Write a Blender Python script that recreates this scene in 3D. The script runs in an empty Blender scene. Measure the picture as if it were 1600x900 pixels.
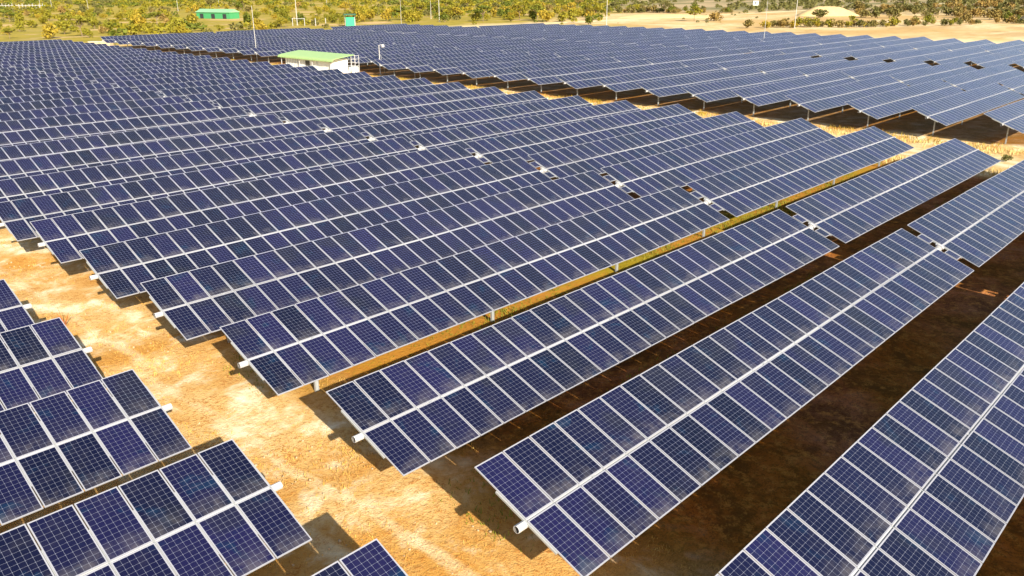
import bpy, bmesh, math, random
import numpy as np
from mathutils import Vector, Matrix

random.seed(7)
rng = np.random.default_rng(7)
S = bpy.context.scene
COL = S.collection

# ------------------------------------------------------------------ camera
F_PX, YAW, PITCH, ROLL = 1280.25, 0.7580, 0.3530, -0.0030
CAM = Vector((-12.115, -11.021, 14.08))
def cam_axes():
    cy, sy, cp, sp = math.cos(YAW), math.sin(YAW), math.cos(PITCH), math.sin(PITCH)
    fwd = Vector((cy*cp, sy*cp, -sp)); right = Vector((sy, -cy, 0)); up = right.cross(fwd)
    cr, sr = math.cos(ROLL), math.sin(ROLL)
    return cr*right + sr*up, -sr*right + cr*up, fwd
RIGHT, UP, FWD = cam_axes()
cam_data = bpy.data.cameras.new("camera")
cam_data.sensor_width = 36.0
cam_data.lens = F_PX/1600*36.0
cam_data.clip_start, cam_data.clip_end = 0.5, 12000
cam = bpy.data.objects.new("camera", cam_data); COL.objects.link(cam)
M = Matrix((RIGHT, UP, -FWD)).transposed().to_4x4(); M.translation = CAM
cam.matrix_world = M
S.camera = cam
def px(p):                                     # where a point falls in the 1600 px frame (used only to skip what is out of view)
    d = Vector(p) - CAM; z = d.dot(FWD)
    if z < 0.1: return (-9999, -9999)
    return (800 + F_PX*d.dot(RIGHT)/z, 450 - F_PX*d.dot(UP)/z)

# ------------------------------------------------------------------ light
SUN_AZ, SUN_EL = 4.3423, 0.4776                # azimuth ccw from +X, elevation
world = bpy.data.worlds.new("World"); S.world = world; world.use_nodes = True
wn = world.node_tree; wn.nodes.clear()
sky = wn.nodes.new("ShaderNodeTexSky"); sky.sky_type = 'NISHITA'; sky.sun_disc = False
sky.sun_elevation = SUN_EL; sky.sun_rotation = math.pi/2 - SUN_AZ
sky.altitude = 60; sky.air_density = 1.0; sky.dust_density = 1.5; sky.ozone_density = 1.2
bg = wn.nodes.new("ShaderNodeBackground"); bg.inputs[1].default_value = 0.075
wo = wn.nodes.new("ShaderNodeOutputWorld")
wn.links.new(sky.outputs[0], bg.inputs[0]); wn.links.new(bg.outputs[0], wo.inputs[0])
sun_data = bpy.data.lights.new("sun", 'SUN'); sun_data.energy = 5.0; sun_data.angle = math.radians(0.5)
sun_data.color = (1.0, 0.93, 0.80)
sun = bpy.data.objects.new("sun", sun_data); COL.objects.link(sun)
SUN_DIR = Vector((math.cos(SUN_AZ)*math.cos(SUN_EL), math.sin(SUN_AZ)*math.cos(SUN_EL), math.sin(SUN_EL)))
sun.rotation_euler = SUN_DIR.to_track_quat('Z', 'Y').to_euler(); sun.location = (0, 0, 60)
S.view_settings.view_transform = 'Standard'; S.view_settings.look = 'None'
S.view_settings.exposure = 1.12; S.view_settings.gamma = 1.0
S.view_settings.use_curve_mapping = False

# ------------------------------------------------------------------ helpers
def new_mat(name):
    m = bpy.data.materials.new(name); m.use_nodes = True
    nt = m.node_tree; b = nt.nodes["Principled BSDF"]
    return m, nt, b
class NT:
    """short node-building helper"""
    def __init__(s, nt): s.nt = nt
    def n(s, t, **k):
        x = s.nt.nodes.new(t)
        for a, v in k.items(): setattr(x, a, v)
        return x
    def l(s, a, b): s.nt.links.new(a, b)
    def _set(s, sock, v):
        if isinstance(v, bpy.types.NodeSocket): s.l(v, sock)
        else: sock.default_value = v
    def math(s, op, a, b=0.0, c=None, clamp=False):
        x = s.n("ShaderNodeMath", operation=op); x.use_clamp = clamp
        s._set(x.inputs[0], a); s._set(x.inputs[1], b)
        if c is not None: s._set(x.inputs[2], c)
        return x.outputs[0]
    def mix(s, f, a, b):
        x = s.n("ShaderNodeMix", data_type='RGBA')
        s._set(x.inputs[0], f)
        s._set(x.inputs[6], a if isinstance(a, bpy.types.NodeSocket) else (*a, 1))
        s._set(x.inputs[7], b if isinstance(b, bpy.types.NodeSocket) else (*b, 1))
        return x.outputs[2]
    def noise(s, vec, scale, detail=3, rough=0.55, dist=0.0, dim='3D'):
        x = s.n("ShaderNodeTexNoise"); x.noise_dimensions = dim
        s.l(vec, x.inputs["Vector"]); x.inputs["Scale"].default_value = scale
        x.inputs["Detail"].default_value = detail; x.inputs["Roughness"].default_value = rough
        x.inputs["Distortion"].default_value = dist
        return x.outputs["Fac"]
    def ramp(s, v, lo, hi):
        x = s.n("ShaderNodeMapRange"); x.interpolation_type = 'SMOOTHSTEP'
        s._set(x.inputs[0], v); s._set(x.inputs[1], lo); s._set(x.inputs[2], hi)
        return x.outputs[0]
    def pos(s):
        return s.n("ShaderNodeNewGeometry").outputs["Position"]
    def sep(s, v):
        x = s.n("ShaderNodeSeparateXYZ"); s.l(v, x.inputs[0]); return x.outputs
    def scalev(s, v, k):
        x = s.n("ShaderNodeMapping"); s.l(v, x.inputs[0]); x.inputs[3].default_value = k; return x.outputs[0]
    def bump(s, h, strength, dist, b):
        x = s.n("ShaderNodeBump"); x.inputs["Strength"].default_value = strength; x.inputs["Distance"].default_value = dist
        s.l(h, x.inputs["Height"]); s.l(x.outputs[0], b.inputs["Normal"])

def plain(name, col, rough=0.6, metal=0.0, var=0.12, scale=6.0):
    m, nt, b = new_mat(name); t = NT(nt)
    tc = t.n("ShaderNodeTexCoord").outputs["Object"]
    f = t.noise(tc, scale, 4, 0.6)
    d = tuple(max(0, c*(1-var)) for c in col); e = tuple(min(1, c*(1+var)) for c in col)
    t.l(t.mix(f, d, e), b.inputs["Base Color"])
    b.inputs["Roughness"].default_value = rough; b.inputs["Metallic"].default_value = metal
    return m

def obj(name, mesh, parent=None, loc=(0, 0, 0), rot=(0, 0, 0), **props):
    o = bpy.data.objects.new(name, mesh); COL.objects.link(o)
    o.location = loc; o.rotation_euler = rot
    if parent is not None: o.parent = parent
    for k, v in props.items(): o[k] = v
    return o
def thing(name, label, cat, loc=(0, 0, 0), rotz=0.0, group=None):
    o = obj(name, None, None, loc, (0, 0, rotz), label=label, category=cat)
    if group: o["group"] = group
    o.empty_display_size = 0.3
    return o
def mesh_from(name, V, Fc, mats, mi=None, uv=None, smooth=False):
    me = bpy.data.meshes.new(name); me.from_pydata([tuple(v) for v in V], [], [tuple(f) for f in Fc])
    for m in mats: me.materials.append(m)
    if mi is not None: me.polygons.foreach_set("material_index", np.array(mi, dtype=np.int32))
    if smooth: me.polygons.foreach_set("use_smooth", np.ones(len(me.polygons), dtype=bool))
    me.update(); return me
class MB:
    """collects boxes, tubes and free faces into one mesh"""
    def __init__(s): s.v = []; s.f = []; s.m = []
    def add(s, V, Fc, m=0):
        o = len(s.v); s.v += [tuple(v) for v in V]; s.f += [tuple(i+o for i in q) for q in Fc]; s.m += [m]*len(Fc)
    def box(s, lo, hi, m=0):
        (a, b, c), (d, e, g) = lo, hi
        s.add([(a,b,c),(d,b,c),(d,e,c),(a,e,c),(a,b,g),(d,b,g),(d,e,g),(a,e,g)],
              [(0,3,2,1),(4,5,6,7),(0,1,5,4),(1,2,6,5),(2,3,7,6),(3,0,4,7)], m)
    def tube(s, p, q, r0, r1=None, n=8, m=0, caps=True, rings=None):
        p, q = Vector(p), Vector(q); r1 = r0 if r1 is None else r1
        d = (q-p).normalized(); a = d.orthogonal().normalized(); b = d.cross(a)
        V = [p + (a*math.cos(2*math.pi*i/n)+b*math.sin(2*math.pi*i/n))*r0 for i in range(n)]
        V += [q + (a*math.cos(2*math.pi*i/n)+b*math.sin(2*math.pi*i/n))*r1 for i in range(n)]
        Fc = [(i, (i+1) % n, n+(i+1) % n, n+i) for i in range(n)]
        if caps: Fc += [tuple(range(n-1, -1, -1)), tuple(range(n, 2*n))]
        s.add(V, Fc, m)
    def lathe(s, prof, axis='X', n=16, m=0, org=(0, 0, 0)):
        V = []; ox, oy, oz = org
        for (t, r) in prof:
            for i in range(n):
                a = 2*math.pi*i/n; u, w = r*math.cos(a), r*math.sin(a)
                V.append({'X': (ox+t, oy+u, oz+w), 'Y': (ox+u, oy+t, oz+w), 'Z': (ox+u, oy+w, oz+t)}[axis])
        Fc = []
        for k in range(len(prof)-1):
            for i in range(n):
                Fc.append((k*n+i, k*n+(i+1) % n, (k+1)*n+(i+1) % n, (k+1)*n+i))
        Fc += [tuple(range(n-1, -1, -1)), tuple(range((len(prof)-1)*n, len(prof)*n))]
        s.add(V, Fc, m)
    def mesh(s, name, mats, smooth=False):
        me = mesh_from(name, s.v, s.f, mats, s.m)
        bm = bmesh.new(); bm.from_mesh(me); bmesh.ops.recalc_face_normals(bm, faces=bm.faces); bm.to_mesh(me); bm.free()
        if smooth:
            me.polygons.foreach_set("use_smooth", np.ones(len(me.polygons), dtype=bool))
            try: me.set_sharp_from_angle(angle=math.radians(40))
            except Exception: pass
        return me

# ------------------------------------------------------------------ ground
# land cover is laid out in world metres: aisles of bare earth inside the plant, scrubland north of it, sand flats to the east
def ground_material():
    m, nt, b = new_mat("earth"); t = NT(nt)
    P = t.pos(); x, y, z = t.sep(P)
    big = t.noise(P, 0.11, 5, 0.62, 0.6); mid = t.noise(P, 0.55, 5, 0.65, 0.4)
    fine = t.noise(P, 5.5, 4, 0.7); grain = t.noise(P, 19.0, 3, 0.7)
    ORANGE, SAND, PALE, RUST = (0.55, 0.275, 0.060), (0.69, 0.49, 0.21), (0.84, 0.76, 0.55), (0.36, 0.105, 0.008)
    c = t.mix(t.ramp(big, 0.40, 0.62), ORANGE, SAND)
    patch = t.math('ADD', t.math('MULTIPLY', mid, 0.6), t.math('MULTIPLY', big, 0.4))
    c = t.mix(t.math('MULTIPLY', t.ramp(patch, 0.49, 0.64), 0.9), c, PALE)
    wob0 = t.math('MULTIPLY', t.math('SUBTRACT', t.noise(P, 0.10, 2, 0.5), 0.5), 3.0)
    xa = t.math('ADD', x, wob0)
    rut = t.math('ADD', t.ramp(t.math('ABSOLUTE', t.math('ADD', xa, 2.55)), 0.34, 0.10), t.ramp(t.math('ABSOLUTE', t.math('ADD', xa, 0.85)), 0.34, 0.10), clamp=True)
    c = t.mix(t.math('MULTIPLY', t.math('MULTIPLY', rut, 0.55), t.ramp(mid, 0.30, 0.55)), c, (0.78, 0.64, 0.38))
    # dry straw and rusty stubble in the grain of the soil
    st = t.math('MULTIPLY', t.ramp(t.math('ADD', t.math('MULTIPLY', grain, 0.55), t.math('MULTIPLY', fine, 0.45)), 0.47, 0.60),
                t.ramp(mid, 0.68, 0.36))
    c = t.mix(t.math('MULTIPLY', st, 0.85), c, RUST)
    c = t.mix(t.math('MULTIPLY', t.ramp(grain, 0.58, 0.72), 0.35), c, (0.85, 0.70, 0.40))
    # low green growth between some rows
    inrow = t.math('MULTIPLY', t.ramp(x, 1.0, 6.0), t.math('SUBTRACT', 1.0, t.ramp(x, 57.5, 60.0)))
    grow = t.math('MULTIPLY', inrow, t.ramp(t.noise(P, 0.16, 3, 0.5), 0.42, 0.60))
    c = t.mix(t.math('MULTIPLY', grow, t.math('ADD', 0.45, t.math('MULTIPLY', fine, 0.6), clamp=True)), c, (0.20, 0.165, 0.018))
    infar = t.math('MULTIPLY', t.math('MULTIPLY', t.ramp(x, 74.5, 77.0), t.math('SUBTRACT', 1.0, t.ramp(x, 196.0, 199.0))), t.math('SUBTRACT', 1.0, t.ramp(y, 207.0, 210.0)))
    shaded_rowsoil = t.mix(t.ramp(mid, 0.36, 0.62), (0.13, 0.023, 0.001), (0.43, 0.105, 0.007))  # red-brown in-row soil, its colour darkened further to deepen the row shadows
    shaded_rowsoil = t.mix(t.math('MULTIPLY', t.ramp(t.noise(P, 2.1, 5, 0.75), 0.48, 0.62), 0.75), shaded_rowsoil, (0.60, 0.23, 0.035))
    shaded_rowsoil = t.mix(t.math('MULTIPLY', t.ramp(t.math('ADD', t.math('MULTIPLY', grain, 0.5), t.math('MULTIPLY', fine, 0.5)), 0.46, 0.58), 0.75), shaded_rowsoil, (0.075, 0.016, 0.001))
    c = t.mix(t.math('MULTIPLY', inrow, 0.88), c, shaded_rowsoil)
    c = t.mix(t.math('MULTIPLY', infar, 0.80), c, t.mix(0.55, shaded_rowsoil, (0.085, 0.055, 0.005)))  # same soil colour, darker still, for the shaded gaps of the far field
    strip2 = t.math('MULTIPLY', t.math('MULTIPLY', t.ramp(y, 10.6, 11.6), t.math('SUBTRACT', 1.0, t.ramp(y, 14.6, 15.6))), inrow)
    c = t.mix(t.math('MULTIPLY', strip2, 0.85), c, t.mix(t.ramp(t.math('ADD', t.math('MULTIPLY', t.noise(P, 0.10, 2, 0.5), 0.75), t.math('MULTIPLY', fine, 0.25)), 0.47, 0.60), t.mix(fine, (0.36, 0.13, 0.012), (0.60, 0.30, 0.05)), (0.33, 0.26, 0.012)))
    c = t.mix(t.math('MULTIPLY', grow, 0.16), c, (0.20, 0.14, 0.005))
    # service road between the two fields: compacted pale earth with two wheel tracks
    wob = t.math('MULTIPLY', t.math('SUBTRACT', t.noise(P, 0.12, 2, 0.5), 0.5), 5.0)
    xr = t.math('ADD', x, wob)
    road = t.math('MULTIPLY', t.ramp(xr, 59.5, 62.5), t.math('SUBTRACT', 1.0, t.ramp(xr, 69.5, 72.5)))
    track = t.math('ADD', t.ramp(t.math('ABSOLUTE', t.math('SUBTRACT', xr, 64.2)), 1.0, 0.3),
                   t.ramp(t.math('ABSOLUTE', t.math('SUBTRACT', xr, 67.0)), 1.1, 0.3), clamp=True)
    rc = t.mix(t.ramp(mid, 0.35, 0.65), (0.56, 0.37, 0.15), (0.70, 0.53, 0.28))
    rc = t.mix(t.math('MULTIPLY', track, 0.75), rc, (0.78, 0.66, 0.44))
    c = t.mix(t.math('MULTIPLY', road, 0.9), c, rc)
    # beyond the plant
    edge = t.math('MULTIPLY', t.math('SUBTRACT', t.noise(P, 0.03, 3, 0.6), 0.5), 14.0)
    out_n = t.ramp(t.math('ADD', y, edge), 210.0, 222.0)
    out_e = t.ramp(t.math('ADD', x, edge), 199.0, 206.0)
    beyond = t.math('MAXIMUM', out_n, out_e)
    az = t.math('SUBTRACT', t.math('MULTIPLY', t.math('ADD', y, 11.0), 0.80), t.math('MULTIPLY', t.math('ADD', x, 12.1), 0.60))
    far_big = t.noise(t.scalev(P, (0.55, 1.0, 1.0)), 0.016, 5, 0.62, 0.5); far_mid = t.noise(P, 0.07, 5, 0.7)
    green = t.ramp(t.math('ADD', az, t.math('MULTIPLY', t.math('SUBTRACT', far_big, 0.5), 160.0)), -12.0, 30.0)
    gcol = t.mix(t.ramp(far_mid, 0.35, 0.65), (0.38, 0.28, 0.045), (0.26, 0.215, 0.030))
    gcol = t.mix(t.math('MULTIPLY', t.ramp(t.noise(P, 0.035, 5, 0.65), 0.52, 0.64), 0.8), gcol, (0.60, 0.40, 0.19))
    scol = t.mix(t.ramp(far_mid, 0.38, 0.62), (0.62, 0.43, 0.19), (0.70, 0.54, 0.31))
    scol = t.mix(t.math('MULTIPLY', t.ramp(far_big, 0.42, 0.60), 0.8), scol, (0.50, 0.31, 0.11))
    scol = t.mix(t.math('MULTIPLY', t.ramp(t.noise(P, 0.25, 4, 0.7), 0.54, 0.66), 0.8), scol, (0.36, 0.24, 0.08))
    scol = t.mix(t.math('MULTIPLY', t.ramp(t.noise(t.scalev(P, (0.5, 1.0, 1.0)), 0.06, 4, 0.7), 0.52, 0.60), 0.7), scol, (0.44, 0.28, 0.12))
    # far fields in long strips
    dist = t.math('ADD', t.math('MULTIPLY', x, 0.8), t.math('MULTIPLY', y, 0.6))
    strip = t.noise(t.scalev(P, (0.4, 1.0, 1.0)), 0.02, 2, 0.5)
    farf = t.ramp(dist, 430.0, 560.0)
    scol = t.mix(farf, scol, t.mix(t.ramp(strip, 0.44, 0.56), (0.42, 0.31, 0.17), (0.22, 0.19, 0.085)))
    bc = t.mix(green, scol, gcol)
    # bright bare perimeter track along the fence
    per = t.math('MAXIMUM', t.math('MULTIPLY', t.math('MULTIPLY', t.ramp(x, 199.0, 203.0), t.math('SUBTRACT', 1.0, t.ramp(t.math('ADD', x, edge), 228.0, 250.0))), t.math('SUBTRACT', 1.0, t.ramp(t.math('ADD', y, edge), 215.0, 238.0))),
                 t.math('MULTIPLY', t.math('MULTIPLY', t.ramp(y, 209.0, 213.0), t.math('SUBTRACT', 1.0, t.ramp(t.math('ADD', y, edge), 214.0, 224.0))), t.math('MULTIPLY', t.ramp(x, 95.0, 165.0), 0.9)))
    bc = t.mix(t.math('MULTIPLY', per, 0.8), bc, (0.78, 0.62, 0.36))
    c = t.mix(beyond, c, bc)
    t.l(c, b.inputs["Base Color"]); b.inputs["Roughness"].default_value = 0.95
    b.inputs["Specular IOR Level"].default_value = 0.1
    h = t.math('ADD', t.math('MULTIPLY', fine, 0.6), t.math('MULTIPLY', grain, 0.4))
    t.bump(h, 0.8, 0.13, b)
    return m
earth = ground_material()
def ground_mesh():
    xs = np.unique(np.concatenate([np.linspace(-3000, -60, 8), np.linspace(-60, 80, 113), np.linspace(80, 260, 30), np.linspace(260, 5000, 20)]))
    ys = np.unique(np.concatenate([np.linspace(-3000, -40, 8), np.linspace(-40, 110, 121), np.linspace(110, 260, 24), np.linspace(260, 5000, 20)]))
    X, Y = np.meshgrid(xs, ys, indexing='xy')
    near = np.clip(1 - np.maximum(np.abs(X-20)-60, np.abs(Y-40)-60)/30, 0, 1)
    Z = near*(0.035*np.sin(X*0.9+1.3*np.sin(Y*0.5)) + 0.03*np.sin(Y*1.3+X*0.4) + rng.normal(0, 0.012, X.shape))
    V = np.stack([X.ravel(), Y.ravel(), Z.ravel()], 1); nx = len(xs)
    Fc = [(j*nx+i, j*nx+i+1, (j+1)*nx+i+1, (j+1)*nx+i) for j in range(len(ys)-1) for i in range(nx-1)]
    return mesh_from("ground", V, Fc, [earth], smooth=True)
obj("ground", ground_mesh(), kind="structure")

# ------------------------------------------------------------------ solar tracker parts
TILT, CH, GAP, PIT = 0.375, 1.899, 0.054, 1.012         # tilt, half chord, slot over the tube, module pitch
ML, MW = CH-GAP/2, 0.979                                 # module length and width
AX = 2.15                                                # height of the panel plane at the tube
HALF, MID = 29, 0.773
def panel_material():
    m, nt, b = new_mat("solar_cells"); t = NT(nt)
    uv = t.n("ShaderNodeUVMap"); uv.uv_map = "UVMap"
    u, v, _ = t.sep(uv.outputs[0])
    at = t.n("ShaderNodeAttribute", attribute_name="rnd"); oi = t.n("ShaderNodeObjectInfo")
    rnd = t.math('FRACT', t.math('ADD', at.outputs["Fac"], t.math('MULTIPLY', oi.outputs["Random"], 7.31)))
    mu, mv = 0.012, 0.008
    cu = t.math('MULTIPLY', t.math('SUBTRACT', u, mu), 6/(1-2*mu)); cv = t.math('MULTIPLY', t.math('SUBTRACT', v, mv), 12/(1-2*mv))
    fu = t.math('ABSOLUTE', t.math('SUBTRACT', t.math('FRACT', cu), 0.5)); fv = t.math('ABSOLUTE', t.math('SUBTRACT', t.math('FRACT', cv), 0.5))
    lu = t.math('GREATER_THAN', fu, 0.484); lv = t.math('GREATER_THAN', fv, 0.484)
    dia = t.math('GREATER_THAN', t.math('ADD', fu, fv), 0.91)
    grid = t.math('MAXIMUM', t.math('MAXIMUM', lu, lv), dia)
    mar = t.math('MAXIMUM', t.math('GREATER_THAN', t.math('ABSOLUTE', t.math('SUBTRACT', u, 0.5)), 0.5-mu),
                 t.math('GREATER_THAN', t.math('ABSOLUTE', t.math('SUBTRACT', v, 0.5)), 0.5-mv))
    # silicon tone differs from module to module and, faintly, from cell to cell
    cell = t.n("ShaderNodeCombineXYZ"); t.l(t.math('FLOOR', cu), cell.inputs[0]); t.l(t.math('FLOOR', cv), cell.inputs[1]); t.l(rnd, cell.inputs[2])
    wn_ = t.n("ShaderNodeTexWhiteNoise"); wn_.noise_dimensions = '3D'; t.l(cell.outputs[0], wn_.inputs[0])
    P = t.pos(); blot = t.noise(P, 1.1, 3, 0.6, 0.5); blot2 = t.noise(P, 0.45, 2, 0.5)
    base = t.mix(rnd, (0.002, 0.003, 0.014), (0.010, 0.0085, 0.046))
    base = t.mix(t.math('MULTIPLY', t.ramp(blot, 0.56, 0.72), 0.7), base, (0.003, 0.022, 0.055))
    base = t.mix(t.math('MULTIPLY', t.ramp(blot2, 0.54, 0.68), 0.55), base, (0.013, 0.014, 0.018))
    base = t.mix(t.math('MULTIPLY', wn_.outputs[0], 0.30), base, (0.008, 0.008, 0.028))
    # dust that gathers at the lower edge of each module and in streaks
    dn = t.noise(P, 2.3, 3, 0.6)
    dust = t.math('MULTIPLY', t.ramp(v, 0.34, 0.0), t.ramp(dn, 0.30, 0.75))
    dust = t.math('ADD', t.math('MULTIPLY', dust, 0.20), t.math('MULTIPLY', t.ramp(dn, 0.45, 0.85), 0.03))
    base = t.mix(dust, base, (0.30, 0.27, 0.24))
    col = t.mix(t.math('MULTIPLY', grid, 0.32), base, (0.50, 0.53, 0.64))
    col = t.mix(mar, col, (0.32, 0.32, 0.36))
    t.l(col, b.inputs["Base Color"])
    t.l(t.math('ADD', 0.09, t.math('MULTIPLY', dust, 0.5)), b.inputs["Roughness"])
    b.inputs["IOR"].default_value = 1.58
    b.inputs["Sheen Weight"].default_value = 0.50; b.inputs["Sheen Roughness"].default_value = 0.28; b.inputs["Sheen Tint"].default_value = (0.58, 0.63, 1.0, 1)
    return m
cells = panel_material()
alu = plain("anodised_frame", (0.35, 0.35, 0.37), 0.42, 0.15, 0.06)
galv = plain("galvanised_steel", (0.36, 0.37, 0.36), 0.45, 0.25, 0.12, 9)
white_paint = plain("white_powder_coat", (0.44, 0.43, 0.42), 0.4, 0.0, 0.05)
backsheet = plain("backsheet", (0.55, 0.55, 0.56), 0.6)
dark_hole = plain("tube_inside", (0.10, 0.09, 0.08), 0.8)

PV, PF, PM = None, None, None
def panel_arrays(w, l, fr=0.017, th=0.036):
    a, b2 = w/2, l/2; i, j = a-fr, b2-fr; zt, zg, zb = 0.0, -0.0035, -th
    V = [(-a,-b2,zt),(a,-b2,zt),(a,b2,zt),(-a,b2,zt), (-i,-j,zt),(i,-j,zt),(i,j,zt),(-i,j,zt),
         (-i,-j,zg),(i,-j,zg),(i,j,zg),(-i,j,zg), (-a,-b2,zb),(a,-b2,zb),(a,b2,zb),(-a,b2,zb)]
    Fc = [(8,9,10,11)]
    for k in range(4):
        n = (k+1) % 4
        Fc += [(k,n,4+n,4+k), (4+k,4+n,8+n,8+k), (12+k,12+n,n,k)]
    Fc += [(15,14,13,12)]
    M_ = [0] + [1]*12 + [2]
    return np.array(V), np.array(Fc), np.array(M_)
PV, PF, PM = panel_arrays(MW, ML)
UVQ = np.array([(0, 0), (1, 0), (1, 1), (0, 1)], float)
def panel_mesh(name, V, Fc, Mi, rnd=None):
    me = bpy.data.meshes.new(name)
    nv, nf = len(V), len(Fc)
    me.vertices.add(nv); me.vertices.foreach_set("co", np.asarray(V, dtype=np.float32).ravel())
    me.loops.add(nf*4); me.loops.foreach_set("vertex_index", np.asarray(Fc, dtype=np.int32).ravel())
    me.polygons.add(nf); me.polygons.foreach_set("loop_start", np.arange(0, nf*4, 4, dtype=np.int32))
    me.polygons.foreach_set("loop_total", np.full(nf, 4, dtype=np.int32))
    for m in (cells, alu, backsheet): me.materials.append(m)
    me.polygons.foreach_set("material_index", np.asarray(Mi, dtype=np.int32))
    uv = me.uv_layers.new(name="UVMap"); uv.data.foreach_set("uv", np.tile(UVQ, (nf, 1)).astype(np.float32).ravel())
    a = me.attributes.new("rnd", 'FLOAT', 'FACE'); a.data.foreach_set("value", np.asarray(rnd if rnd is not None else np.zeros(nf), dtype=np.float32))
    me.polygons.foreach_set('use_smooth', np.zeros(nf, dtype=bool))
    me.update(calc_edges=True); me.validate()
    return me
PANEL = panel_mesh("solar_panel", PV, PF, PM)
sv, sf, sm_ = panel_arrays(0.60, 1.30*0.5, 0.025)
SMALL = panel_mesh("power_panel", sv, sf, sm_)

CT, ST = math.cos(TILT), math.sin(TILT)
def on_plane(s, n=0.0):                       # point of the tilted frame: s along the chord, n along its normal -> (y, z)
    return s*CT - n*ST, s*ST + n*CT
def rail_mesh():
    b = MB(); w, h, L = 0.062, 0.055, 1.06
    prof = [(-w/2, 0), (w/2, 0), (w/2, -h), (w/2-0.006, -h), (w/2-0.006, -0.006), (-w/2+0.006, -0.006), (-w/2+0.006, -h), (-w/2, -h)]
    n = len(prof)
    V = [(x, -L, z) for x, z in prof] + [(x, L, z) for x, z in prof]
    Fc = [(i, (i+1) % n, n+(i+1) % n, n+i) for i in range(n)] + [tuple(range(n-1, -1, -1)), tuple(range(n, 2*n))]
    b.add(V, Fc); return b.mesh("mounting_rail", [galv])
RAIL = rail_mesh()
TUBE_N = -0.036-0.005-0.095                   # tube centre below the panel plane
def tube_mesh(x0, x1, fine=True):
    b = MB(); r, t_ = 0.095, 0.010; n = 8
    ring = lambda x, q: [(x, q*math.cos(math.pi/8+2*math.pi*i/n)/math.cos(math.pi/8), q*math.sin(math.pi/8+2*math.pi*i/n)/math.cos(math.pi/8)) for i in range(n)]
    V = ring(x0, r)+ring(x1, r)+ring(x0, r-t_)+ring(x1, r-t_)+ring(x0+0.5, r-t_)+ring(x1-0.5, r-t_)
    q = lambda a, c: [(a*n+i, a*n+(i+1) % n, c*n+(i+1) % n, c*n+i) for i in range(n)]
    b.add(V, q(0, 1)+q(0, 2)+q(1, 3)); b.add(V, q(2, 4)+q(3, 5)+[tuple(4*n+i for i in range(n)), tuple(5*n+i for i in range(n))], 1)
    return b.mesh("torque_tube", [white_paint, dark_hole])
def post_mesh(h):
    b = MB(); w, d, t_ = 0.075, 0.05, 0.009
    b.box((-w, -d, -0.3), (-w+t_, d, h)); b.box((w-t_, -d, -0.3), (w, d, h)); b.box((-w+t_, -t_/2, -0.3), (w-t_, t_/2, h))
    b.box((-0.11, -0.13, h), (0.11, 0.13, h+0.03)); b.lathe([(-0.05, 0.135), (0.05, 0.135)], 'X', 12, 0, (0, 0, h+0.11))
    return b.mesh("post", [galv])
def motor_mesh():
    b = MB()
    b.lathe([(-0.17, 0.13), (-0.165, 0.21), (-0.09, 0.25), (0.09, 0.25), (0.165, 0.21), (0.17, 0.13)], 'X', 18)
    b.lathe([(-0.34, 0.09), (-0.32, 0.11), (0.30, 0.11), (0.34, 0.08)], 'Y', 12, 0, (0, 0.02, 0.20))
    b.box((-0.13, -0.20, 0.16), (0.13, 0.18, 0.33)); b.box((-0.09, -0.16, -0.42), (0.09, 0.16, -0.20))
    return b.mesh("drive_motor", [white_paint], True)
MOTOR = motor_mesh()
POSTS = {}
TUBES = {}
n_single = [0]
SINGLE_D = 112.0

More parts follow.
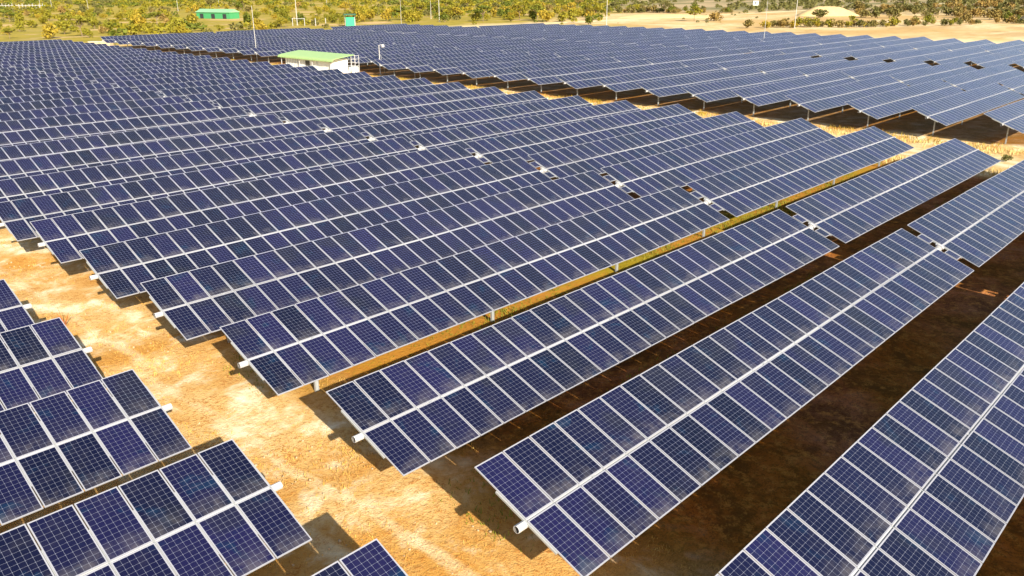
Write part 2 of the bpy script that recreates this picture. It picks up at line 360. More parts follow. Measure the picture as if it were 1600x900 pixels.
def tracker(x0, y0, dz, label, group, nh=(HALF, HALF), skip_first=0, margin=300, tilt_jit=0.0):
    """one single-axis tracker: x0,y0 = first end on the ground, two halves of modules with the drive between"""
    th = TILT+tilt_jit; ct, st = math.cos(th), math.sin(th); H = AX+dz
    t = thing("solar_tracker", label, "solar tracker", (x0, y0, 0), 0, group)
    onp = lambda s, n=0.0: (s*ct-n*st, H+s*st+n*ct)
    na, nb = nh
    length = na*PIT + (MID+nb*PIT if nb else 0)
    xs = [i*PIT+PIT/2 for i in range(skip_first, na)] + [na*PIT+MID+i*PIT+PIT/2 for i in range(nb)]
    vis = []
    for x in xs:
        p = px((x0+x, y0, H))
        vis.append(-margin < p[0] < 1600+margin and p[1] < 1350)
    bank = []
    for x, v in zip(xs, vis):
        if not v: continue
        for s in (1, -1):
            y, z = onp(s*(GAP/2+ML/2))
            wob = 0.0075*math.sin(x*0.21+y0*1.7)+0.004*math.sin(x*0.63+y0)
            z += 0.012*math.sin(x*0.34+y0*2.3); z += wob*s*ML/2
            r = (th+wob+random.gauss(0, 0.0030), random.gauss(0, 0.0022), random.gauss(0, 0.0006))
            d = (Vector((x0+x, y0+y, z))-CAM).length
            if d < SINGLE_D:
                obj("solar_panel", PANEL, t, (x, y, z), r); n_single[0] += 1
            else: bank.append(((x, y, z), r))
    if bank:
        Vs, Rn = [], []
        for loc, r in bank:
            R = np.array(Matrix.Rotation(r[1], 3, 'Y') @ Matrix.Rotation(r[0], 3, 'X'))
            Vs.append(PV @ R.T + np.array(loc)); Rn.append(np.full(len(PF), random.random()))
        nb_ = len(bank)
        Fs = (PF[None] + (np.arange(nb_)*len(PV))[:, None, None]).reshape(-1, 4)
        obj("panel_bank", panel_mesh("panel_bank", np.concatenate(Vs), Fs, np.tile(PM, nb_), np.concatenate(Rn)), t, kind="stuff")
    vx = [x for x, v in zip(xs, vis) if v]
    if not vx: return t
    lo, hi = min(vx)-PIT/2, max(vx)+PIT/2
    a = lo-(0.30 if lo < skip_first*PIT+0.01 else 0.0); bnd = hi+(0.30 if hi > length-0.01 else 0.0)
    key = (round(a, 2), round(bnd, 2))
    if key not in TUBES: TUBES[key] = tube_mesh(*key)
    ty, tz = onp(0, TUBE_N)
    obj("torque_tube", TUBES[key], t, (0, ty, tz), (th, 0, 0))
    near = (Vector((x0+lo, y0, H))-CAM).length < 75 or (Vector((x0+hi, y0, H))-CAM).length < 75
    rx = [x-PIT/2 for x in vx] + [hi]
    rx += [na*PIT] if lo < na*PIT < hi and nb else []
    rm = []
    for x in rx:
        d = (Vector((x0+x, y0, H))-CAM).length
        y, z = onp(0, -0.037)
        xx = x+(0.012 if abs(x-lo) < 0.01 else (-0.012 if abs(x-hi) < 0.01 else 0))
        if d < 48: obj("mounting_rail", RAIL, t, (xx, y, z), (th, 0, 0))
        else: rm.append(xx)
    if rm:
        b = MB(); 
        for xx in rm: b.box((xx-0.031, -1.06, -0.055), (xx+0.031, 1.06, 0.0))
        obj("rail_set", b.mesh("rail_set", [galv]), t, (0, onp(0, -0.037)[0], onp(0, -0.037)[1]), (th, 0, 0), kind="stuff")
    ph = round(tz-0.11, 2)
    if ph not in POSTS: POSTS[ph] = post_mesh(ph)
    xp = [2.6, 11.85, 21.1, na*PIT+MID/2, na*PIT+MID+8.9, na*PIT+MID+18.1, na*PIT+MID+27.0] if nb else [2.6, 11.85, 21.1]
    for x in xp:
        if skip_first*PIT < x < length and lo-0.6 < x < hi+0.6: obj("post", POSTS[ph], t, (x, ty, 0))
    xm = na*PIT+MID/2
    if nb and lo < xm < hi:
        obj("drive_motor", MOTOR, t, (xm, ty, tz+0.03), (th, 0, 0)).scale = (0.62, 0.62, 0.62)
        for s in (0.76, -0.68):
            y, z = onp(s, -0.002); obj("power_panel", SMALL, t, (xm, y, z), (th, 0, 0))
    return t

ORD = ["zeroth","first","second","third","fourth","fifth","sixth","seventh","eighth","ninth","tenth","eleventh","twelfth","thirteenth","fourteenth",
       "fifteenth","sixteenth","seventeenth","eighteenth","nineteenth","twentieth","twenty-first","twenty-second","twenty-third","twenty-fourth",
       "twenty-fifth","twenty-sixth","twenty-seventh","twenty-eighth","twenty-ninth","thirtieth","thirty-first","thirty-second","thirty-third","thirty-fourth","thirty-fifth"]
P_R = 6.433
DZ = {2: -0.184, 3: 0.055, 4: 0.077, 5: 0.069, 6: 0.211, 7: -0.027, 8: -0.057, 9: -0.034, 10: -0.077}
G_R = "tracker rows of the main field between the dirt aisle and the road"
LAB_R = {0: "tracker row at the bottom right corner, wide gap of shaded earth on its far side",
         1: "long tracker row ending nearest the bottom edge, dark shaded earth on both sides",
         2: "tracker row whose near end shows a white tube stub, bright grass strip behind it",
         3: "tracker row with two pale posts showing under its lower edge beside a grass strip"}
for k in range(-1, 33):
    lab = LAB_R.get(k) or (f"tracker row at the back of the main field, {ORD[k]} from the bottom right corner row" if k > 8 else
                           f"tracker row with its end on the dirt aisle, {ORD[k]} back from bottom right corner row")
    if k == -1: lab = "tracker row just outside the bottom right corner, casting shade on the bare earth"
    dz = DZ.get(k, float(np.clip(rng.normal(0, 0.05), -0.09, 0.09)) if k > 10 else 0.0)
    tracker((k-1)*0.023-(0.31 if k == 0 else 0), (k-1)*P_R, dz, lab, G_R, margin=(2600 if k <= 0 else 300))
# short rows at the left of the dirt aisle
G_L = "tracker rows left of the dirt aisle"
LAB_L = {1: "tracker row cut by the bottom edge, only two modules in view beside the dirt aisle",
         2: "tracker row at the bottom left corner with a white tube stub at its right end",
         3: "tracker row at the left edge just behind the bottom left corner row",
         4: "tracker row at the left edge with one module end jutting over the dirt aisle",
         5: "farthest tracker row at the left edge, only a corner of it in view"}
for k in range(1, 6):
    y = 5.78+(k-2)*6.2; n = 11
    tracker(-3.35-n*PIT, y, -0.05, LAB_L[k], G_L, nh=(n, 0), margin=500)
# the field beyond the road: each row is two trackers in line
G_B1, G_B2 = "front trackers of the field beyond the road", "rear trackers of the field beyond the road"
for j in range(-1, 30):
    y = 14.7+6.5*j; dz = float(np.clip(rng.normal(0, 0.05), -0.1, 0.1))
    n = j+2
    skip = 3 if 14 <= j <= 18 else 0
    tracker(73.55+(max(0, j-20)*-0.35), y, dz, f"front tracker beyond the road, {ORD[n]} row from the right edge of the picture", G_B1, skip_first=skip)
    if j >= 0:
        nh = (HALF, HALF) if y < 176 else (HALF, 0)
        if px((137.2, y, 2))[0] < 1660:
            tracker(137.2, y, dz, f"rear tracker in the far half beyond the road, {ORD[n]} row from the right edge", G_B2, nh=nh)
print("single panels", n_single[0])

# ------------------------------------------------------------------ control house in the aisle
green_roof = plain("green_roof_sheet", (0.33, 0.48, 0.18), 0.5, 0.0, 0.10, 1.5)
panel_white = plain("white_wall_panel", (0.78, 0.78, 0.74), 0.6, 0.0, 0.06, 1.2)
grey_door = plain("grey_louvre", (0.42, 0.46, 0.47), 0.5, 0.1, 0.1)
dark_glass = plain("dark_glass", (0.03, 0.035, 0.04), 0.15)
concrete = plain("concrete", (0.46, 0.42, 0.36), 0.9, 0.0, 0.18, 2)
h = thing("control_house", "white container house with green sheet roof in the aisle between the fields", "building", (73.3, 118.0, 0))
def box_obj(name, lo, hi, mat, par, **k):
    b = MB(); b.box(lo, hi); return obj(name, b.mesh(name, [mat]), par, **k)
box_obj("plinth", (-1.9, -7.9, -0.05), (2.0, 7.9, 0.30), concrete, h)
wl = box_obj("wall", (-1.55, -7.4, 0.30), (1.75, 7.0, 2.42), panel_white, h)
for y0, y1, z1 in ((-6.9, -4.6, 2.0), (-3.0, -1.2, 2.05), (1.0, 2.5, 2.05), (3.0, 6.4, 2.1)):
    d = box_obj("door", (-1.60, y0, 0.32), (-1.553, y1, z1), grey_door if y0 == 3.0 else panel_white, h)
    box_obj("door_frame", (-1.63, y0-0.06, 0.32), (-1.602, y0, z1+0.06), grey_door, d)
    if y0 == 3.0:
        for i in range(6): box_obj("louvre", (-1.63, 3.2+i*0.52, 0.5), (-1.605, 3.45+i*0.52, 2.0), panel_white, d)
w = box_obj("window", (-1.60, -0.75, 0.95), (-1.553, 0.55, 1.85), dark_glass, h)
box_obj("window_frame", (-1.63, -0.85, 0.88), (-1.603, 0.65, 0.945), panel_white, w)
for y in (-7.7, -2.2, 1.8, 7.6):
    b = MB(); b.tube((-2.0, y, 0), (-2.0, y, 2.35), 0.06, n=6); obj("post", b.mesh("post", [white_paint]), h)
# roof: shed slope with a rounded front eave
prof = [(-2.25, 2.12), (-2.22, 2.28), (-2.08, 2.44), (-1.80, 2.56), (0.0, 2.80), (2.35, 3.06)]
V, Fc = [], []; ny = 33
for i in range(ny):
    y = -8.6+17.0*i/(ny-1); rib = 0.035 if i % 2 else 0.0
    for x, z in prof: V.append((x, y, z+rib))
    for x, z in prof: V.append((x+0.01, y, z+rib-0.07))
n = len(prof)
for i in range(ny-1):
    for k in range(n-1):
        a = i*2*n+k; Fc.append((a, a+1, a+1+2*n, a+2*n)); Fc.append((a+n, a+n+2*n, a+n+1+2*n, a+n+1))
    Fc.append((i*2*n, i*2*n+2*n, i*2*n+3*n, i*2*n+n)); Fc.append((i*2*n+n-1, i*2*n+2*n-1, i*2*n+4*n-1, i*2*n+3*n-1))
for i in (0, ny-1):
    for k in range(n-1):
        a = i*2*n+k; Fc.append((a, a+n, a+n+1, a+1))
b = MB(); b.add(V, Fc); obj("roof", b.mesh("roof", [green_roof]), h)
b = MB()
for x in (1.95, 2.75, 3.55):
    for y in (-8.2, -7.0): b.box((x-0.04, y-0.04, 0), (x+0.04, y+0.04, 2.9))
for z in (1.15, 1.7, 2.25, 2.85):
    for y in (-8.2, -7.0): b.box((1.99, y-0.03, z-0.03), (3.51, y+0.03, z+0.03))
obj("stair_frame", b.mesh("stair_frame", [white_paint]), h)
box_obj("tank", (2.1, -8.0, 0.02), (3.5, -7.1, 0.95), panel_white, h)

# ------------------------------------------------------------------ masts and lamp posts
pole_mat = plain("pale_mast", (0.45, 0.43, 0.39), 0.6, 0.0, 0.08)
def mast(x, y, hgt, r, label, cat="pole", name="light_mast", lamp=True, group=None, stays=False):
    t = thing(name, label, cat, (x, y, 0), 0, group)
    b = MB(); b.tube((0, 0, -0.2), (0, 0, hgt), r, r*0.55, 8); obj("shaft", b.mesh("shaft", [pole_mat]), t)
    b = MB(); b.box((-r*2.2, -r*2.2, -0.1), (r*2.2, r*2.2, 0.12)); obj("base", b.mesh("base", [concrete]), t)
    if lamp:
        b = MB(); b.box((-0.06, -0.9, hgt-0.25), (0.06, 0.9, hgt-0.13))
        obj("cross_arm", b.mesh("cross_arm", [pole_mat]), t)
        for s in (-0.75, 0.75):
            b = MB(); b.box((-0.22, s-0.2, hgt-0.12), (0.22, s+0.2, hgt+0.12)); obj("lamp", b.mesh("lamp", [white_paint]), t)
    return t
mast(76.3, 142.8, 10.6, 0.075, "tall thin pale mast by the control house, left of its green roof", lamp=False)
mast(174.3, 280.4, 13.5, 0.15, "tall pale mast cut by the top edge, beside the green hut")
mast(273.1, 123.0, 12.2, 0.14, "tall pale lamp mast on the sand right of centre at a bush row")
mast(251.2, 188.2, 10.6, 0.14, "pale lamp mast on the sand beside a round green bush")
mast(230.3, 260.1, 12.5, 0.14, "pale mast standing by a yellow bush above the middle of the far panels")
mast(164.8, 205.2, 10.0, 0.065, "thin pale mast rising among the far panels at the middle", lamp=False)
mast(169.4, 81.3, 10.8, 0.065, "thin pale mast rising among the far panels at the right", lamp=False)
FAR_POLE = ['third', 'first', 'second', 'fourth', 'sixth', 'fifth', 'seventh', 'eighth', 'ninth', 'tenth', 'eleventh']
for gi, (x, y, hh, g) in enumerate(((207.1, 574.2, 13, 0), (187.1, 600.1, 14, 0), (192.6, 596.0, 14, 0), (237.3, 511.6, 12, 0), (378.3, 555.9, 10, 0), (304.6, 586.2, 9, 0),
                 (460.5, 612.2, 8, 0), (252.2, 290.3, 8, 0), (521.7, 576.4, 8, 0), (526.2, 519.4, 8, 0), (538.0, 514.0, 8, 0))):
    mast(x, y, hh, 0.11, f"thin pale pole far off along the top edge, {FAR_POLE[gi]} such pole from the left", lamp=False, group="far poles in the scrub")
t = mast(76.3, 103.2, 4.9, 0.10, "short white camera post beside the control house", "camera post", "camera_post", lamp=False)
b = MB(); b.tube((-0.1, 0, 4.85), (0.75, -0.1, 4.95), 0.04, n=6); obj("arm", b.mesh("arm", [white_paint]), t)
b = MB(); b.lathe([(-0.28, 0.12), (-0.22, 0.24), (0.0, 0.30), (0.2, 0.24), (0.27, 0.1)], 'Z', 12, 0, (0.75, -0.1, 4.72)); obj("camera_dome", b.mesh("camera_dome", [white_paint], True), t)
b = MB(); b.tube((0.12, 0, 0.0), (0.95, -0.25, 0.0), 0.03, n=5); b.tube((0.9, -0.2, 0), (0.25, 0, 3.4), 0.03, n=5); obj("brace", b.mesh("brace", [galv]), t)
t = mast(76.2, 94.1, 2.3, 0.08, "small white lamp post standing on the road edge, shorter than the camera post", "lamp post", "lamp_post", lamp=False)
b = MB(); b.lathe([(-0.15, 0.10), (-0.1, 0.2), (0.06, 0.22), (0.14, 0.1)], 'Z', 10, 0, (-0.15, 0.1, 2.3)); obj("lamp", b.mesh("lamp", [white_paint], True), t)

# ------------------------------------------------------------------ far buildings
mint = plain("mint_roof", (0.24, 0.50, 0.24), 0.5, 0.0, 0.06, 0.5); green_wall = plain("green_wall_sheet", (0.05, 0.27, 0.10), 0.55, 0.0, 0.08, 0.5)
shed = thing("green_shed", "long low green shed with pale mint roof among the scrub", "shed", (190.3, 372.8, 0), math.atan2(-22.5, 7.7))
L = 10.2
box_obj("wall", (-L, -3.2, 0), (L, 3.2, 2.9), green_wall, shed)
b = MB(); b.add([(-L-.4, -3.7, 2.85), (L+.4, -3.7, 2.85), (L+.4, 3.7, 2.85), (-L-.4, 3.7, 2.85), (-L-.4, 0, 4.3), (L+.4, 0, 4.3)],
                [(0, 1, 5, 4), (2, 3, 4, 5), (0, 4, 3), (1, 2, 5), (0, 3, 2, 1)]); obj("roof", b.mesh("roof", [mint]), shed)
for x in (-7, 0, 7): box_obj("door", (x-1.1, -3.26, 0), (x+1.1, -3.21, 2.2), dark_glass, shed)
teal = plain("teal_sheet", (0.015, 0.42, 0.17), 0.5, 0.0, 0.06, 0.5)
hut = thing("guard_hut", "small teal green hut under a dark flat canopy at the panels' far edge", "hut", (182.0, 256.5, 0), -0.6)
box_obj("wall", (-1.5, -2.5, 0), (1.5, 2.5, 3.3), teal, hut)
for y in (-1.3, 1.2): box_obj("doorway", (-1.56, y-0.5, 0.0), (-1.51, y+0.5, 1.6), dark_glass, hut)
box_obj("canopy", (-2.2, -3.6, 4.1), (2.2, 3.4, 4.45), plain("dark_canopy", (0.02, 0.09, 0.05), 0.7), hut)
for x, y in ((-1.8, -2.2), (-1.8, 2.2), (1.8, -2.2), (1.8, 2.2)):
    b = MB(); b.tube((x, y, 0), (x, y, 4.1), 0.09, n=6); obj("post", b.mesh("post", [grey_door]), hut)
fh = thing("white_house", "tiny white house with one dark window far off near the top edge", "house", (589.5, 304.5, 0), 0.5)
box_obj("wall", (-2, -1.9, 0), (2, 1.9, 3.3), panel_white, fh); box_obj("window", (-2.06, -0.6, 1.1), (-2.01, 0.6, 2.3), dark_glass, fh)
b = MB(); b.box((-2.3, -2.2, 3.3), (2.3, 2.2, 3.5)); obj("roof", b.mesh("roof", [concrete]), fh)
for x, y, lab in ((73.7, 217.4, "pale concrete box left of its twin behind the last panel rows"), (75.6, 215.1, "pale concrete box right of its twin behind the last panel rows")):
    c = thing("concrete_box", lab, "culvert", (x, y, 0), math.atan2(-2.0, 1.8), "concrete boxes")
    box_obj("body", (-1.35, -0.9, 0), (1.35, 0.9, 1.0), plain("tan_concrete", (0.55, 0.40, 0.22), 0.9), c); box_obj("lid", (-1.42, -0.97, 1.0), (1.42, 0.97, 1.1), concrete, c)
fe = thing("white_fence", "row of white fence posts far off at the top left corner", "fence", (180.4, 660.9, 0), math.atan2(-26.5, 20.1))
for i in range(15):
    b = MB(); b.tube((i*2.5, 0, 0), (i*2.5, 0, 3.4+0.5*math.sin(i*2.1)), 0.19, 0.16, 6); obj("post", b.mesh("post", [white_paint]), fe)
b = MB(); b.box((0, -0.08, 2.4), (35, 0.08, 2.65)); obj("rail", b.mesh("rail", [white_paint]), fe)
gt = thing("gate_frame", "white post and rail frame beside the tall mast at the panels' far edge", "gate", (171.0, 274.0, 0), math.atan2(-9, 7))
for x in (-2.5, 2.2, 6.5, 10.5):
    b = MB(); b.tube((x, 0, 0), (x, 0, 2.9), 0.12, n=6); obj("post", b.mesh("post", [white_paint]), gt)
b = MB(); b.box((-2.5, -0.06, 2.6), (2.2, 0.06, 2.75)); obj("bar", b.mesh("bar", [white_paint]), gt)

# sand heap
def heap(name, x, y, rx, ry, hgt, rot, flat=0.35, seed=1):
    r = np.random.default_rng(seed); n, m_ = 40, 14; V = [(0, 0, hgt)]; Fc = []
    for k in range(1, m_+1):
        q = k/m_
        for i in range(n):
            a = 2*math.pi*i/n; z = hgt*(1-max(0, (q-flat)/(1-flat))**1.15) if q > flat else hgt*(1-0.05*q)
            w = 1+0.10*math.sin(3*a+seed)+0.06*math.sin(7*a)
            V.append((rx*q*w*math.cos(a), ry*q*w*math.sin(a), max(-0.3, z*(1+r.normal(0, 0.03))-(0.3 if k == m_ else 0))))
    for i in range(n): Fc.append((0, 1+i, 1+(i+1) % n))
    for k in range(m_-1):
        for i in range(n): Fc.append((1+k*n+i, 1+(k+1)*n+i, 1+(k+1)*n+(i+1) % n, 1+k*n+(i+1) % n))
    m = plain("heap_sand", (0.52, 0.37, 0.17), 0.95, 0, 0.25, 0.4)
    return obj(name, mesh_from(name, V, Fc, [m], smooth=True), None, (x, y, 0), (0, 0, rot), kind="structure")
heap("sand_mound", 402.0, 168.0, 15.5, 9.0, 4.3, math.atan2(-17, 14), 0.30, 3)
heap("sand_mound", 372.0, 72.0, 9.0, 6.0, 4.0, 0.3, 0.2, 5)
heap("earth_bank", 330.0, 215.0, 26.0, 7.0, 1.6, math.atan2(-17, 14), 0.5, 8)

# ------------------------------------------------------------------ vegetation
def leaf_material(name, a, b_, c_):
    m, nt, b = new_mat(name); t = NT(nt)
    oi = t.n("ShaderNodeObjectInfo").outputs["Random"]; P = t.pos()
    f = t.noise(P, 0.9, 3, 0.7); g = t.noise(P, 0.10, 2, 0.5)
    col = t.mix(t.ramp(f, 0.36, 0.64), a, b_)
    col = t.mix(t.ramp(t.math('ADD', t.math('MULTIPLY', oi, 0.6), t.math('MULTIPLY', g, 0.5)), 0.40, 0.85), col, c_)
    t.l(col, b.inputs["Base Color"]); b.inputs["Roughness"].default_value = 0.7
    b.inputs["Specular IOR Level"].default_value = 0.2
    return m
lf_yel = leaf_material("yellow_green_leaves", (0.25, 0.200, 0.014), (0.14, 0.135, 0.010), (0.30, 0.210, 0.020))
lf_grn = leaf_material("green_leaves", (0.12, 0.130, 0.013), (0.075, 0.095, 0.010), (0.21, 0.185, 0.015))
lf_olv = leaf_material("dull_olive_leaves", (0.145, 0.125, 0.034), (0.10, 0.10, 0.026), (0.26, 0.17, 0.045))
bark = plain("bark", (0.20, 0.14, 0.08), 0.9)
straw = leaf_material("dry_grass_blades", (0.55, 0.36, 0.09), (0.42, 0.22, 0.04), (0.62, 0.48, 0.20))
grassy = leaf_material("green_grass_blades", (0.19, 0.19, 0.018), (0.12, 0.14, 0.012), (0.36, 0.26, 0.04))
mixed = leaf_material("ochre_grass_blades", (0.42, 0.24, 0.035), (0.24, 0.19, 0.018), (0.40, 0.26, 0.05))
def leaf_quads(r, lobes, n, size):
    C = []
    for (cx_, cy_, cz_, rr, rz) in lobes:
        k = max(4, int(n*rr*rr/sum(q[3]**2 for q in lobes)))
        d = r.normal(0, 1, (k, 3)); d /= np.linalg.norm(d, axis=1)[:, None]
        q = (r.uniform(0.35, 1.0, k)**0.6)[:, None]
        C.append(np.array([cx_, cy_, cz_]) + d*q*np.array([rr, rr, rz]))
    C = np.concatenate(C); C = C[C[:, 2] > 0.05]; k = len(C)
    a = r.normal(0, 1, (k, 3)); a /= np.linalg.norm(a, axis=1)[:, None]
    b_ = np.cross(a, r.normal(0, 1, (k, 3))); b_ /= np.linalg.norm(b_, axis=1)[:, None]
    s1 = (size*r.uniform(0.6, 1.4, k))[:, None]; s2 = s1*r.uniform(0.4, 0.8, k)[:, None]
    V = np.stack([C-a*s1, C-b_*s2, C+a*s1, C+b_*s2], 1).reshape(-1, 3)
    return V, np.arange(4*k).reshape(-1, 4)
def bush_mesh(seed, w, hgt, n, size, mat, low=0.0):
    r = np.random.default_rng(seed); lobes = []
    for i in range(r.integers(5, 9)):
        a, q = r.uniform(0, 6.283), r.uniform(0, 0.62)*w/2; rr = w/2*r.uniform(0.34, 0.6); rz = hgt*r.uniform(0.24, 0.42)
        lobes.append((q*math.cos(a), q*math.sin(a), min(hgt-rz, r.uniform(0.35, 0.75)*hgt*(1-0.4*q/(w/2)))+low, rr, rz))
    V, Fc = leaf_quads(r, lobes, n, size)
    b = MB(); b.add(V, Fc, 0)
    for i in range(5):
        a = r.uniform(0, 6.283); l = lobes[i % len(lobes)]
        b.tube((0.1*math.cos(a), 0.1*math.sin(a), -0.2), (l[0], l[1], l[2]), 0.05*hgt/3, 0.015, 4, 1, False)
    return mesh_from("bush", b.v, b.f, [mat, bark], b.m)
BUSH = {"y": [bush_mesh(10+i, 4.4, 3.3, 330, 0.30, lf_yel) for i in range(5)],
        "g": [bush_mesh(30+i, 4.4, 3.6, 360, 0.30, lf_grn) for i in range(4)],
        "o": [bush_mesh(50+i, 5.0, 3.0, 330, 0.32, lf_olv) for i in range(4)]}
def tree_parts(seed, hgt, w, mat, layered=False):
    r = np.random.default_rng(seed); tb = MB(); p = Vector((0, 0, -0.3)); q = Vector((r.normal(0, .15), r.normal(0, .15), hgt*0.42))
    tb.tube(p, q, 0.05*hgt*0.6, 0.03*hgt*0.6, 7); lobes = []
    for i in range(9):
        a = 6.283*i/9+r.uniform(-.3, .3); rad = w/2*r.uniform(0.35, 0.85); z = hgt*r.uniform(0.55, 0.92)
        e = Vector((rad*math.cos(a), rad*math.sin(a), z)); tb.tube(q, e, 0.014*hgt, 0.004*hgt, 5, 0, False)
        lobes.append((e.x, e.y, e.z, w*r.uniform(.15, .26), hgt*(0.06 if layered else r.uniform(.10, .18))))
    lobes.append((0, 0, hgt*0.9, w*0.25, hgt*0.1))
    V, Fc = leaf_quads(r, lobes, 520, 0.30)
    return tb.mesh("trunk", [bark]), mesh_from("crown", V, Fc, [mat])
TREE = {"y": [tree_parts(70+i, 5.2, 5.6, lf_yel) for i in range(3)], "g": [tree_parts(80+i, 5.0, 6.2, lf_grn, True) for i in range(3)], "o": [tree_parts(90+i, 5.4, 5.4, lf_olv) for i in range(2)]}
def bush(x, y, kind, s, label, group, name="bush", sz=None):
    o = obj(name, random.choice(BUSH[kind]), None, (x, y, 0), (0, 0, random.uniform(0, 6.28)), label=label, category="bush")
    if group: o["group"] = group
    o.scale = (s*random.uniform(.85, 1.2), s*random.uniform(.85, 1.2), (sz or s)*random.uniform(.85, 1.15)); return o
def tree(x, y, kind, s, label, group=None):
    t = thing("tree", label, "tree", (x, y, 0), random.uniform(0, 6.28), group); tr, cr = random.choice(TREE[kind])
    obj("trunk", tr, t); obj("crown", cr, t); t.scale = (s, s, s*random.uniform(.9, 1.1)); return t
def az_side(x, y): return (y+11)*0.80-(x+12.1)*0.60       # >0 : the green scrub side
# singular plants
tree(87.5, 263.0, "g", 1.15, "dark green flat-topped tree behind the far left corner of the panels")
tree(303.4, 181.8, "y", 1.1, "feathery yellow-green tree alone on the sand right of centre")
bush(246.8, 193.4, "g", 1.1, "round green bush beside the lamp mast on the sand", None)
bush(370.2, 157.5, "o", 1.9, "wide dome-shaped brown-green bush in front of the sand mound", None, sz=1.2)
bush(310.5, 176.5, "o", 1.35, "wide dry grey-brown bush right of the feathery tree on the sand", None)
bush(66.8, 5.9, "o", 0.22, "small low heap of dry twigs on the road at the right edge", None)
# rows and thickets, each plant an object
cnt = 0
def ordinal(n):
    if n < 20: return ORD[n]
    tens = {2: "twenty", 3: "thirty", 4: "forty", 5: "fifty", 6: "sixty", 7: "seventy"}[n//10]
    return tens[:-1]+"ieth" if n % 10 == 0 else tens+"-"+ORD[n % 10]
def scatter(n, cond, kinds, smin, smax, label, group, treep=0.0, xr=(60, 420), yr=(60, 480), mind=2.4):
    global cnt
    placed = []; tries = 0; made = {"bush": [], "tree": []}
    while len(placed) < n and tries < 60000:
        tries += 1
        x, y = random.uniform(*xr), random.uniform(*yr)
        p = px((x, y, 0))
        if not (-40 < p[0] < 1640 and -6 < p[1] < 62) or not cond(x, y, p): continue
        if any((x-a)**2+(y-b)**2 < mind**2 for a, b in placed): continue
        if 302 < p[0] < 380 and 24 < p[1] < 52: continue
        placed.append((x, y)); k = random.choice(kinds); s = random.uniform(smin, smax)
        if random.random() < treep: made["tree"].append((p[0], k, tree(x, y, k, s*0.95, "", group.replace("bushes", "trees"))))
        else: made["bush"].append((p[0], k, bush(x, y, k, s, "", group)))
    for what, L_ in made.items():
        for i, (_, k, o) in enumerate(sorted(L_, key=lambda q: q[0])):
            w_ = {"y": "yellow-green", "g": "green", "o": "dull olive"}[k]
            o["label"] = f"{w_} {what}, {ordinal(i+1)} from the left {label}"
    cnt += len(placed)
def near_line(x, y, a, b, wid):
    ax, ay = a; bx, by = b; L2 = (bx-ax)**2+(by-ay)**2
    t_ = max(0, min(1, ((x-ax)*(bx-ax)+(y-ay)*(by-ay))/L2)); return math.hypot(x-ax-t_*(bx-ax), y-ay-t_*(by-ay)) < wid
north = lambda x, y: y > 226 or x > 240
scatter(60, lambda x, y, p: north(x, y) and p[0] < 540 and y < 345 and not near_line(x, y, (174, 280), (182, 256), 10), "yyggo", .55, 1.45,
        "in the scrub behind the far left panels", "scrub bushes at the far left", .18, (60, 230), (226, 345))
scatter(70, lambda x, y, p: p[0] < 560 and 345 < y < 520 and not near_line(x, y, (186, 384), (194, 361), 13) and not (298 < p[0] < 384 and 24 < p[1] < 41), "yygo", .7, 1.6,
        "in the scrub around the green shed", "scrub bushes around the green shed", .12, (80, 330), (345, 520))
scatter(70, lambda x, y, p: 555 < p[0] < 1000 and 22 < p[1] < 34.5 and not (p[0] > 930 and p[1] > 24), "yyyg", .95, 1.55,
        "in the thicket behind the bare strip", "thicket bushes beyond the bare strip", .25, (190, 330), (190, 370))
scatter(45, lambda x, y, p: 640 < p[0] < 1010 and 12 < p[1] < 22, "goy", .9, 1.5,
        "at the back of the thicket", "back thicket bushes", .2, (250, 520), (240, 560), 3)
scatter(30, lambda x, y, p: near_line(x, y, (262, 139), (312, 100), 4.5) and p[0] > 1165, "yoo", .6, 1.15,
        "in the row beside the sand track", "row of bushes on the sand", .05, (255, 320), (95, 145), 1.6)
scatter(22, lambda x, y, p: near_line(x, y, (322, 98), (395, 66), 7), "oog", .6, 1.1,
        "in the row near the right edge", "row of bushes near the right edge", 0, (315, 400), (60, 105), 2)
scatter(38, lambda x, y, p: near_line(x, y, (375, 285), (412, 235), 9), "oog", .7, 1.3,
        "in the hedge behind the pale sand", "hedge line behind the sand", .1, (365, 420), (225, 295), 2)
scatter(75, lambda x, y, p: p[0] > 1330 and 13 < p[1] < 31, "ooo", .9, 1.7,
        "in the band at the top right", "band of bushes at the top right", .1, (380, 640), (90, 260), 3)
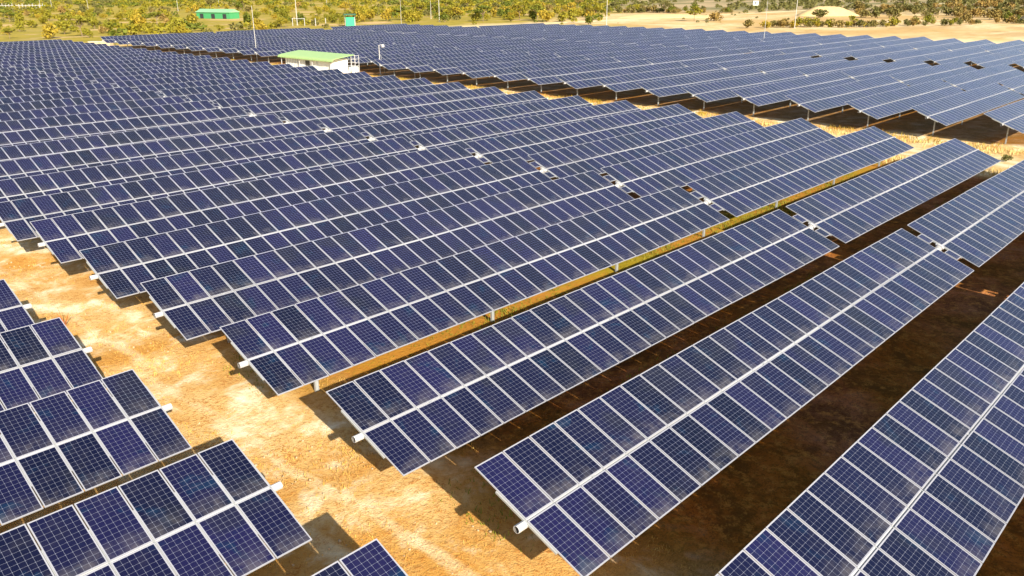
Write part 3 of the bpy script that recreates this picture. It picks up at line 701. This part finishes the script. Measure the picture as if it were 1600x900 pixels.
# everything further: one mass
def scrub_mass():
    r = np.random.default_rng(99); base = [leaf_quads(np.random.default_rng(200+i), [(0, 0, 1.4, 1.9, 1.2), (1.0, .6, 1.9, 1.2, .9), (-.9, .5, 1.5, 1.3, .9)], 46, 0.62) for i in range(5)]
    Vs, Fs, Ms = [], [], []; off = 0; k = 0; tries = 0
    while k < 6800 and tries < 400000:
        tries += 1
        x, y = r.uniform(90, 1500), r.uniform(40, 1500); p = px((x, y, 0)); d = math.hypot(x+12, y+11)
        if not (-60 < p[0] < 1660 and -25 < p[1] < 60) or (300 < p[0] < 382 and 27 < p[1] < 42) or (d < 330 and az_side(x, y) < 14) or (y < 226 and x < 235): continue
        left = az_side(x, y) > 0
        c = 0.5+0.5*math.sin(x*0.021+1.7*math.sin(y*0.013))*math.sin(y*0.027+x*0.008)
        if left:
            if r.uniform() > 0.12+1.1*max(0, c-.15): continue
        else:
            if x < 243 or r.uniform() > max(0, c-0.30)*(2 if d > 470 else .55): continue
        V, Fc = base[int(r.integers(5))]; s = (r.uniform(.25, 1.0)*(.6+.7*c) if d < 480 else r.uniform(.5, 1.2)*(1.0 if d < 620 else 1.3)) if left or d > 470 else r.uniform(.10, .38)
        Vs.append(V*s*np.array([1.1, 1.1, .9])+np.array([x, y, 0])); Fs.append(Fc+off); off += len(V); k += 1
        Ms.append(np.full(len(Fc), (0 if r.uniform() < .5 else (1 if r.uniform() < .55 else 2)) if left else 2))
    V = np.concatenate(Vs); Fc = np.concatenate(Fs)
    me = bpy.data.meshes.new("far_scrub"); me.vertices.add(len(V)); me.vertices.foreach_set("co", V.astype(np.float32).ravel())
    nf = len(Fc); me.loops.add(nf*4); me.loops.foreach_set("vertex_index", Fc.astype(np.int32).ravel())
    me.polygons.add(nf); me.polygons.foreach_set("loop_start", np.arange(0, nf*4, 4, dtype=np.int32)); me.polygons.foreach_set("loop_total", np.full(nf, 4, dtype=np.int32))
    for m in (lf_yel, lf_grn, lf_olv): me.materials.append(m)
    me.polygons.foreach_set("material_index", np.concatenate(Ms).astype(np.int32)); me.update(calc_edges=True)
    obj("far_scrub", me, kind="stuff", label="low scrub spreading to the horizon", category="scrub")
scrub_mass()
# grass: tufts of blades in the aisle, along the rows and at the road edge
def grass(name, pts, hmin, hmax, mat, blades=5, spread=0.10, label=None):
    r = np.random.default_rng(len(pts)); P = np.repeat(np.array(pts), blades, 0); k = len(P)
    P = P + np.column_stack([r.normal(0, spread, k), r.normal(0, spread, k)])
    hgt = r.uniform(hmin, hmax, k); a = r.uniform(0, 6.283, k); w = hgt*0.10+0.006; lean = r.normal(0, .35, (k, 2))*hgt[:, None]
    V = np.empty((k, 3, 3)); V[:, 0] = np.column_stack([P[:, 0]-w*np.cos(a), P[:, 1]-w*np.sin(a), np.full(k, -0.02)])
    V[:, 1] = np.column_stack([P[:, 0]+w*np.cos(a), P[:, 1]+w*np.sin(a), np.full(k, -0.02)]); V[:, 2] = np.column_stack([P[:, 0]+lean[:, 0], P[:, 1]+lean[:, 1], hgt])
    me = bpy.data.meshes.new(name); me.vertices.add(3*k); me.vertices.foreach_set("co", V.astype(np.float32).ravel())
    me.loops.add(3*k); me.loops.foreach_set("vertex_index", np.arange(3*k, dtype=np.int32))
    me.polygons.add(k); me.polygons.foreach_set("loop_start", np.arange(0, 3*k, 3, dtype=np.int32)); me.polygons.foreach_set("loop_total", np.full(k, 3, dtype=np.int32))
    me.materials.append(mat); me.update(calc_edges=True)
    obj(name, me, kind="stuff", label=label, category="grass")
def patchy(x, y, s=0.55): return 0.5+0.25*math.sin(x*s*1.7+2*math.sin(y*s*.6))+0.25*math.sin(y*s*1.3+x*s*.7+1.1)
pa = []
while len(pa) < 5000:
    x, y = random.uniform(-4, 4), random.uniform(-5, 45)
    if random.random() < max(0.06, patchy(x, y)*1.3-.35): pa.append((x, y))
grass("dry_grass", pa, .03, .10, straw, 4, .07, "sparse dry straw on the dirt aisle")
pb = []
while len(pb) < 5200:
    x = random.uniform(1, 59); k = random.choice([0, 1, 1, 1, 1, 2]); y = (k*P_R)+(random.uniform(1.0, 5.2) if k != 1 else random.uniform(4.8, 8.2))
    if random.random() < (patchy(x, y, .3)*1.2-.15)*(1 if k != 1 else min(1, max(0, (x-6)/14))): pb.append((x, y))
grass("row_grass", pb, .06, .20, grassy, 4, .10, "grass growing on the earth between the near tracker rows")
pc = []
while len(pc) < 2300:
    y = random.choice([random.uniform(8, 150), random.uniform(70, 150)]); x = 72.6+random.gauss(0, 1.0)+(0.8*math.sin(y*.35))
    if random.random() < patchy(x, y, .25): pc.append((x, y))
grass("road_grass", pc, .10, .42, mixed, 5, .25, "grass fringe where the road meets the far trackers")
pd = []
while len(pd) < 4000:
    y = random.uniform(2, 120); x = random.choice([61.0, 71.0])+random.gauss(0, .9)
    if random.random() < patchy(x, y, .3)*.9: pd.append((x, y))
grass("verge_grass", pd, .10, .38, straw, 5, .18, "dry straw on the road verges")
b = MB()
for i in range(9):
    a = random.uniform(0, 6.28); b.tube((0, 0, 0), (0.25*math.cos(a), 0.25*math.sin(a), random.uniform(.4, .9)), 0.02, 0.006, 4)
o = obj("dry_weed", b.mesh("dry_weed", [plain("rust_stalk", (0.38, 0.12, 0.03), 0.9)]), None, (-1.4, 26.4, 0), label="small rusty dry weed standing on the dirt aisle at the left", category="weed")
def pebbles():
    r = np.random.default_rng(5); bm = bmesh.new(); bmesh.ops.create_icosphere(bm, subdivisions=1, radius=1.0)
    B = np.array([v.co for v in bm.verts]); Fi = [[v.index for v in f.verts] for f in bm.faces]; bm.free(); b = MB()
    for i in range(420):
        x, y = r.uniform(-3.6, 1.5), r.uniform(-4, 40); s_ = r.uniform(.012, .045)
        b.add(B*(s_*r.uniform(.6, 1.3, 3))*(1+r.normal(0, .12, (len(B), 1)))+np.array([x, y, s_*.3]), Fi)
    obj("pebbles", b.mesh("pebbles", [plain("pebble_stone", (0.42, 0.30, 0.17), 0.9, 0, .3, 3)]), kind="stuff", label="small stones scattered on the dirt aisle", category="pebbles")
pebbles()
print("bushes", cnt)
